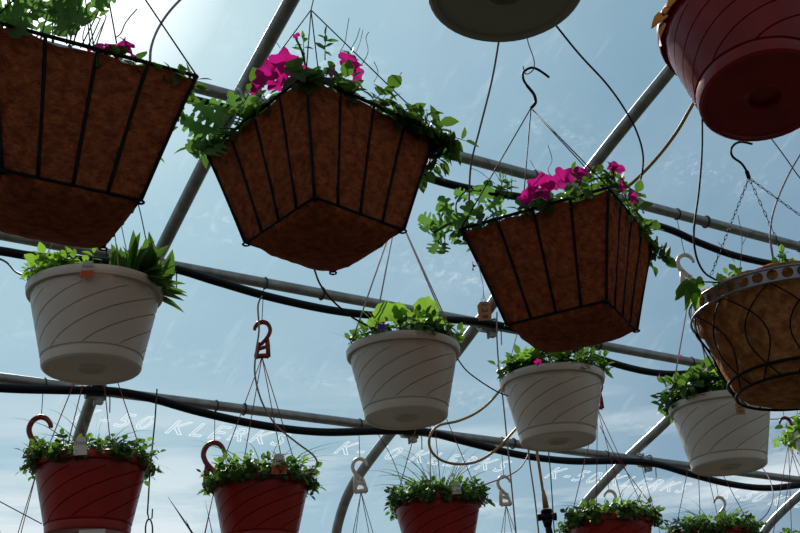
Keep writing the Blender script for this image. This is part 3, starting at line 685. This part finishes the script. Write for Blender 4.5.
# ------------------------------------------------------------------ round coco basket with a pierced iron band
yb = 2.0; c = at(789, 307, yb); D = (c-EYE).length; R1 = 88*D/F; tl = (.0, -.02, 0)
base = c-UP*(.80*R1)
r = thing('round_hanging_basket', base, 'round coco basket with a pierced dark iron band at the right edge', 'hanging basket')
K = 64
def rb(t): return R1*(1-.32*t**1.25)      # liner radius down the bowl
HB = .95*R1
b = MB(); vs = []; rng = random.Random(2)
rows = [(.93, .13), (.99, .14), (1.015, .10), (1.0, .03)]+[(rb(t/12)/R1*.985, -HB/R1*(t/12)) for t in range(1, 12)]+[(.60, -.96), (.50, -1.0), (.3, -1.03), (.05, -1.04)]
for i, (q, zz) in enumerate(rows):
    for k in range(K):
        a = 2*PI*k/K; w = 1+(.012*math.sin(5*a+i*.7)+.024*math.sin(12*a+.7*i)+rng.uniform(-.009, .009))*(1 if i < 16 else .5); vs.append(c+Vector((R1*q*w*math.cos(a), R1*q*w*math.sin(a), R1*zz+(rng.uniform(-.004, .004) if i < 2 else 0))))
b.add(vs, [[i*K+k, i*K+(k+1) % K, (i+1)*K+(k+1) % K, (i+1)*K+k] for i in range(len(rows)-1) for k in range(K)]+[[(len(rows)-1)*K+k for k in range(K)]])
b.build('coco_liner', 'coco_light', r)
so = MB(); so.add([c+Vector((R1*.94*math.cos(2*PI*k/32), R1*.94*math.sin(2*PI*k/32), .02)) for k in range(32)], [list(range(32))]); so.build('soil', 'soil', r)
# pierced band: a strip of quads with round holes
nh = 44; hb = .034; b = MB(); Rb = R1*1.055
for h in range(nh):
    a0 = 2*PI*h/nh; da = 2*PI/nh; m_ = 16; o = []; inn = []
    for k in range(m_):
        t = 2*PI*k/m_; cx, cz = math.cos(t), math.sin(t); s_ = 1/max(abs(cx), abs(cz)); o.append((cx*s_*da/2, cz*s_*hb/2)); inn.append((cx*da*.39, cz*hb*.40))
    P = lambda u, z, rr: c+Vector((rr*math.cos(a0+u), rr*math.sin(a0+u), z))
    for rr, fl_ in ((Rb, 0), (Rb-.002, 1)):
        v = [P(u, z, rr) for u, z in o]+[P(u, z, rr) for u, z in inn]
        b.add(v, [[k, (k+1) % m_, m_+(k+1) % m_, m_+k][::(-1 if fl_ else 1)] for k in range(m_)])
    v = [P(u, z, Rb) for u, z in inn]+[P(u, z, Rb-.002) for u, z in inn]; b.add(v, [[k, (k+1) % m_, m_+(k+1) % m_, m_+k] for k in range(m_)])
for zz in (-hb/2, hb/2): b.tube([c+Vector((Rb*math.cos(2*PI*k/72), Rb*math.sin(2*PI*k/72), zz)) for k in range(72)], .0032, 6, True)
b.build('pierced_band', 'band_iron', r)
for k in range(12):                                  # crossing S-shaped wires between band and lower ring
    a0 = 2*PI*k/12; b = MB()
    for sg in (1, -1):
        pts = []
        for i in range(13):
            t = i/12; a = a0+sg*.34*math.sin(t*PI*1.0)*1.0+sg*.12*t; z = -hb/2-(HB-hb/2)*t; q = rb(t)*1.02+.003+R1*.05*max(0, .25-t)*4*.25
            pts.append(c+Vector((q*math.cos(a), q*math.sin(a), z)))
        b.tube(pts, .0020, 6)
    b.build('scroll_wire', 'black_iron', r)
rr_ = rb(1)*1.03
for k, (zz, q) in enumerate(((-HB, rr_), (-HB*.86, rb(.86)*1.04))):
    b = MB(); b.tube([c+Vector((q*math.cos(2*PI*j/64), q*math.sin(2*PI*j/64), zz)) for j in range(64)], .0040, 8, True); b.build('ring_wire', 'black_iron', r)
rng = random.Random(77); b = MB()
bushy(b, c+UP*.02, R1*.85, 80, .06, .03, 'ovate', rng, 7, .6, inner=.02, mi=1)
for px, py, qx, qy in ((693, 288, 668, 296), (700, 290, 674, 308), (698, 286, 680, 284), (700, 292, 688, 312), (690, 290, 670, 288), (702, 290, 694, 304), (705, 285, 690, 278)):
    p = at(px, py, yb-.0); q = at(qx, qy, yb); leaf(b, p, q-p, -TOCAM+UP*rng.uniform(.3, 1.8)+SIDE*rng.uniform(-.9, .9), (q-p).length*.85, 'ovate', rng, 1)
b.tube(smooth([c+Vector((-R1*.8, 0, .03)), at(702, 282, yb), at(690, 288, yb)], 4), .002, 5)
b.build('foliage', ['leaf', 'leaf_bright'], r)
ap = at(749, 178, yb); wires(r, ap, [at(711, 275, yb), c+Vector((.05, -R1, .02)), c+Vector((R1*.75, .3*R1, .02))], 'black_iron', .0012, 'hanger_chain', True)
m = MB(); m.tube(smooth([at(752, 144, yb), at(742, 142, yb), at(735, 144, yb), at(731, 150, yb), at(733, 157, yb), at(741, 163, yb), at(746, 170, yb), at(749, 178, yb)], 5), [.0032]*31+[.0055]*5, 8)
m.build('hanger_hook', 'black_iron', r)
m = MB(); m.tube([at(738, 143, yb), at(746, 60, yb), W(at(738, 143, yb).x, yb, 2.2)], .0015, 6); m.build('support_wire', 'wire_grey', r)
for pts in (((775, 275), (770, 240), (752, 232), (742, 245)), ((740, 268), (742, 240), (738, 215)), ((735, 262), (725, 250), (718, 242))): curly(r, [at(px, py, yb) for px, py in pts])

# ------------------------------------------------------------------ loose tubes, wires and the valve
def tube_thing(name, pts, y0, y1, r, m, label, cat='tube', n=8, group=None):
    k = len(pts); P = [at(px, py, y0+(y1-y0)*i/(k-1)) for i, (px, py) in enumerate(pts)]
    b = MB(); b.tube(smooth(P, 8), r, n); o = b.build(name, m); return tag(o, label, cat, group)
GT = 'thin watering tubes'
tube_thing('watering_tube', [(150, 62), (151, 48), (156, 33), (166, 16), (180, 0), (200, -18)], 2.05, 2.2, .0028, 'tube_pink', 'thin grey tube arching up from the big upper left basket', group=GT)
tube_thing('watering_tube', [(499, 40), (492, 80), (480, 128), (471, 165), (469, 205)], 1.9, 2.2, .0024, 'tube_pink', 'thin straight tube dropping from the cream pot to the right square basket', group=GT)
tube_thing('watering_tube', [(540, 5), (558, 28), (580, 55), (605, 82), (622, 105), (636, 130), (643, 155), (641, 178), (634, 196)], 1.9, 2.15, .0026, 'tube_dark', 'thin dark tube curving down to the right side of the right square basket', group=GT)
tube_thing('brown_tube', [(720, 60), (693, 104), (676, 133), (655, 160), (632, 183), (612, 196)], 2.0, 2.3, .0048, 'tube_brown', 'brown tube running diagonally from the maroon pot to the right square basket', group='brown watering tubes')
tube_thing('watering_tube', [(702, 110), (702, 150), (699, 190), (694, 230), (696, 255), (704, 272), (716, 280)], 1.9, 2.0, .0026, 'tube_dark', 'dark tube hanging straight down left of the black hook with chains', group=GT)
tube_thing('watering_tube', [(830, 110), (800, 155), (785, 182), (774, 210), (770, 235), (773, 260)], 2.0, 2.0, .0024, 'tube_pink', 'grey tube curving into the round basket from the right edge', group=GT)
tube_thing('loose_wire', [(765, 130), (785, 157), (800, 178), (830, 215)], 2.0, 2.0, .0016, 'tube_dark', 'straight dark wire from under the maroon pot to the right edge', 'wire')
tube_thing('watering_tube', [(305, 250), (313, 266), (320, 284), (332, 300), (348, 314), (362, 323), (378, 330)], 2.75, 2.72, .0028, 'tube_dark', 'dark thin tube from the central square basket down to the central white pot', group=GT)
tube_thing('watering_tube', [(455, 355), (466, 370), (480, 381), (496, 391), (508, 396)], 2.8, 2.8, .0020, 'tube_dark', 'thin dark tube between the two middle white pots', group=GT)
tube_thing('watering_tube', [(262, 296), (258, 306), (259, 330), (256, 352), (255, 375), (262, 402), (276, 425), (296, 442), (312, 454), (317, 462), (314, 470), (306, 474), (294, 477)], 3.33, 3.25, .0028, 'tube_pink', 'thin grey tube looping down from the red hook to the pot with the orange tag', group=GT)
tube_thing('watering_tube', [(531, 440), (528, 455), (520, 468), (508, 476), (492, 482), (478, 487)], 3.9, 3.3, .0026, 'tube_pink', 'thin grey tube from the lowest black pipe to the lower centre red pot', group=GT)
tube_thing('watering_tube', [(497, 312), (497, 340), (500, 380), (503, 400), (507, 440), (511, 480), (516, 533), (519, 560)], 3.3, 3.3, .0026, 'tube_pink', 'long thin tube hanging left of the white pot under the right square basket', group=GT)
tube_thing('watering_tube', [(527, 440), (530, 465), (535, 500), (540, 545)], 3.3, 3.3, .0026, 'tube_pink', 'thin tube dropping beside the brown tube', group=GT)
tube_thing('wire', [(548, 445), (551, 480), (555, 545)], 3.3, 3.3, .0020, 'wire_grey', 'thin dark wire right of the brown tube and valve', 'wire')
tube_thing('brown_tube', [(502, 388), (490, 402), (476, 413), (458, 421), (440, 425), (432, 432), (429, 442), (432, 452), (441, 460), (455, 464), (472, 463), (486, 457), (500, 446), (514, 431), (524, 420)], 3.25, 3.2, .0043, 'tube_brown', 'brown tube curled in a loop left of the white pot', group='brown watering tubes')
r = thing('brown_feed_tube', at(547, 540, 3.5), 'brown feed tube with a black valve, dropping below the white pot', 'tube')
b = MB(); b.tube(smooth([at(x, y, 3.5) for x, y in ((534, 430), (537, 452), (540, 472), (543, 492), (545, 502))], 6), .0052, 8); b.build('tube', 'tube_brown', r)
b = MB(); b.tube([at(543, 490, 3.5), at(544.5, 498, 3.5), at(546, 508, 3.5)], [.0055, .0095, .0115], 10); b.build('sleeve', 'tube_brown', r)
b = MB(); P = at(547, 517, 3.5); b.tube([P+UP*.02, P-UP*.022], .016, 12); b.tube([P-SIDE*.034, P-SIDE*.012, P+SIDE*.012, P+SIDE*.034], [.014, .011, .011, .015], 10); b.tube([P+UP*.026, P+UP*.014], .021, 12); b.tube([P-UP*.012, P-UP*.035], [.019, .013], 12); b.build('valve', 'black_poly', r)
b = MB(); b.tube([P-UP*.03, P-UP*.06+SIDE*.004, P-UP*.16+SIDE*.01], .0125, 10); b.build('riser', 'black_poly', r)
# long wire with links at the left
r = thing('hanging_wire', at(147, 545, 3.90), 'grey wire with a small S hook, between the two left red pots', 'wire')
b = MB(); b.tube([at(157, 389, 3.88), at(155, 420, 3.88), at(150, 470, 3.88), at(147.5, 513, 3.88), at(149, 520, 3.88), at(152, 518, 3.88), at(152.5, 509, 3.88)], .0026, 6); b.build('wire', 'wire_grey', r)
b = MB(); b.tube([at(149+3.6*math.sin(q), 530-11*math.cos(q), 3.875) for q in [2*PI*k/14 for k in range(14)]], .0028, 6, True); b.build('link', 'wire_grey', r)
for i, (pts, lb, mm) in enumerate((
    (((138, 203), (142, 220), (147, 245)), 'short dark wire right of the bottom corner of the big left basket', 'wire_grey'),
    (((-5, 499), (10, 507), (42, 524)), 'thin dark wire crossing the lower left corner', 'wire_grey'),
    (((642, 466), (647, 486), (657, 520), (662, 545)), 'thin dark wire dropping from the bolted pipe crossing', 'wire_grey'),
    (((600, 426), (615, 455), (640, 490), (670, 530)), 'long thin wire slanting right above the red pot with low greenery', 'wire_red'),
    (((668, 345), (662, 300), (668, 235)), 'thin wire between the right basket and the white hook', 'wire_grey'),
    (((378, 434), (392, 458), (404, 490)), 'short dark wire slanting beside the bending arch pipe', 'wire_grey'),
    (((795, 432), (791, 465), (784, 512)), 'thin twisted wire beside the small white pot at the right edge', 'wire_grey'))):
    yy = 3.3 if i not in (0, 5, 2) else 2.9 if i == 0 else 3.86
    if i == 4: continue
    tube_thing('loose_wire', pts, yy, yy, .0015, mm, lb, 'wire', 6, 'loose thin wires')
tube_thing('watering_tube', [(760, 465), (769, 478), (773, 495), (768, 512), (756, 523), (742, 528)], 3.8, 3.4, .0024, 'tube_pink', 'grey tube curling below the right white pot toward the lower right greenery', group=GT)
tube_thing('watering_tube', [(760, 419), (778, 419), (796, 417), (812, 414)], 3.3, 3.3, .0020, 'tube_dark', 'short level tube joining the right white pot to the small edge pot', group=GT)
tube_thing('watering_tube', [(-10, 255), (6, 262), (16, 272), (28, 276), (40, 276)], 3.2, 2.8, .0028, 'tube_dark', 'dark tube curving into the far left white pot', group=GT)
# ------------------------------------------------------------------ light
SD = ray(30, -70)                    # towards the sun
sun = bpy.data.lights.new('sun', 'SUN'); sun.energy = 5.0; sun.angle = math.radians(.6); sun.color = (1, .94, .86)
so = bpy.data.objects.new('sun', sun); C.objects.link(so); so.rotation_euler = SD.to_track_quat('Z', 'Y').to_euler(); so.location = (0, 0, 8)
w = bpy.data.worlds.new('sky'); bpy.context.scene.world = w; w.use_nodes = True; nt = w.node_tree; n = nt.nodes; L = nt.links
bg = n['Background']; tc = n.new('ShaderNodeTexCoord')
def vm(op, a, b):
    k = n.new('ShaderNodeVectorMath'); k.operation = op
    for i, v in enumerate((a, b)):
        if isinstance(v, (tuple, Vector)): k.inputs[i].default_value = tuple(v)
        else: L.new(v, k.inputs[i])
    return k
def ma(op, a, b=None, clamp=False):
    k = n.new('ShaderNodeMath'); k.operation = op; k.use_clamp = clamp
    for i, v in enumerate((a, b)):
        if v is None: continue
        if isinstance(v, (int, float)): k.inputs[i].default_value = v
        else: L.new(v, k.inputs[i])
    return k.outputs[0]
dirn = vm('NORMALIZE', tc.outputs['Generated'], (0, 0, 0)).outputs[0]
dot = vm('DOT_PRODUCT', dirn, SD).outputs['Value']
ramp = n.new('ShaderNodeValToRGB'); cr = ramp.color_ramp
L.new(dot, ramp.inputs[0])
cr.elements[0].position = 0.0; cr.elements[0].color = (.15, .19, .22, 1)
cr.elements[1].position = 1; cr.elements[1].color = (2.2, 2.3, 2.35, 1)
for p, col in ((.55, (.13, .20, .26)), (.80, (.14, .27, .40)), (.90, (.185, .345, .465)), (.945, (.25, .43, .555)), (.975, (.34, .545, .65)), (.990, (.55, .74, .80)), (.996, (1.3, 1.4, 1.45))):
    e = cr.elements.new(p); e.color = (*col, 1)
mp = n.new('ShaderNodeMapping'); mp.inputs['Scale'].default_value = (1.2, 1.2, 9); L.new(dirn, mp.inputs[0]); mp.inputs['Rotation'].default_value = (0, -.08, .2)
nz = n.new('ShaderNodeTexNoise'); nz.inputs['Scale'].default_value = 3.2; nz.inputs['Detail'].default_value = 7; nz.inputs['Roughness'].default_value = .55; L.new(mp.outputs[0], nz.inputs['Vector'])
sp = n.new('ShaderNodeSeparateXYZ'); L.new(dirn, sp.inputs[0])
low = ma('MULTIPLY', ma('SUBTRACT', .32, sp.outputs['Z']), 8, True)                # clouds lie low
cl = ma('MULTIPLY', ma('MULTIPLY', ma('SUBTRACT', nz.outputs['Fac'], .47), 7, True), low)
SH = Vector((ray(-150, 300).x, ray(-150, 300).y, 0)).normalized()
dh = vm('DOT_PRODUCT', dirn, SH).outputs['Value']
hz = ma('MULTIPLY', ma('MULTIPLY', ma('SUBTRACT', dh, .72), 3.6, True), ma('MULTIPLY', ma('SUBTRACT', .50, sp.outputs['Z']), 3.5, True))
mh = n.new('ShaderNodeMix'); mh.data_type = 'RGBA'; L.new(ma('MULTIPLY', hz, .75), mh.inputs['Factor']); L.new(ramp.outputs[0], mh.inputs['A']); mh.inputs['B'].default_value = (.40, .60, .69, 1)
mx = n.new('ShaderNodeMix'); mx.data_type = 'RGBA'; L.new(cl, mx.inputs['Factor']); L.new(mh.outputs['Result'], mx.inputs['A']); mx.inputs['B'].default_value = (.72, .80, .84, 1)
mg = n.new('ShaderNodeMix'); mg.data_type = 'RGBA'; L.new(ma('MULTIPLY', ma('ADD', sp.outputs['Z'], .01), 30, True), mg.inputs['Factor']); mg.inputs['A'].default_value = (.025, .03, .016, 1); L.new(mx.outputs['Result'], mg.inputs['B']); L.new(mg.outputs['Result'], bg.inputs['Color']); bg.inputs['Strength'].default_value = 1.0

# ------------------------------------------------------------------ camera
cam = bpy.data.cameras.new('camera'); co = bpy.data.objects.new('camera', cam); C.objects.link(co)
cam.sensor_width = 36; cam.lens = 36*F/800; cam.clip_start = .02
co.matrix_world = Matrix.Translation(EYE) @ CAM.to_4x4()
s = bpy.context.scene; s.camera = co
s.view_settings.view_transform = 'Standard'; s.view_settings.look = 'None'; s.view_settings.exposure = 0; s.view_settings.gamma = 1; s.view_settings.use_curve_mapping = False
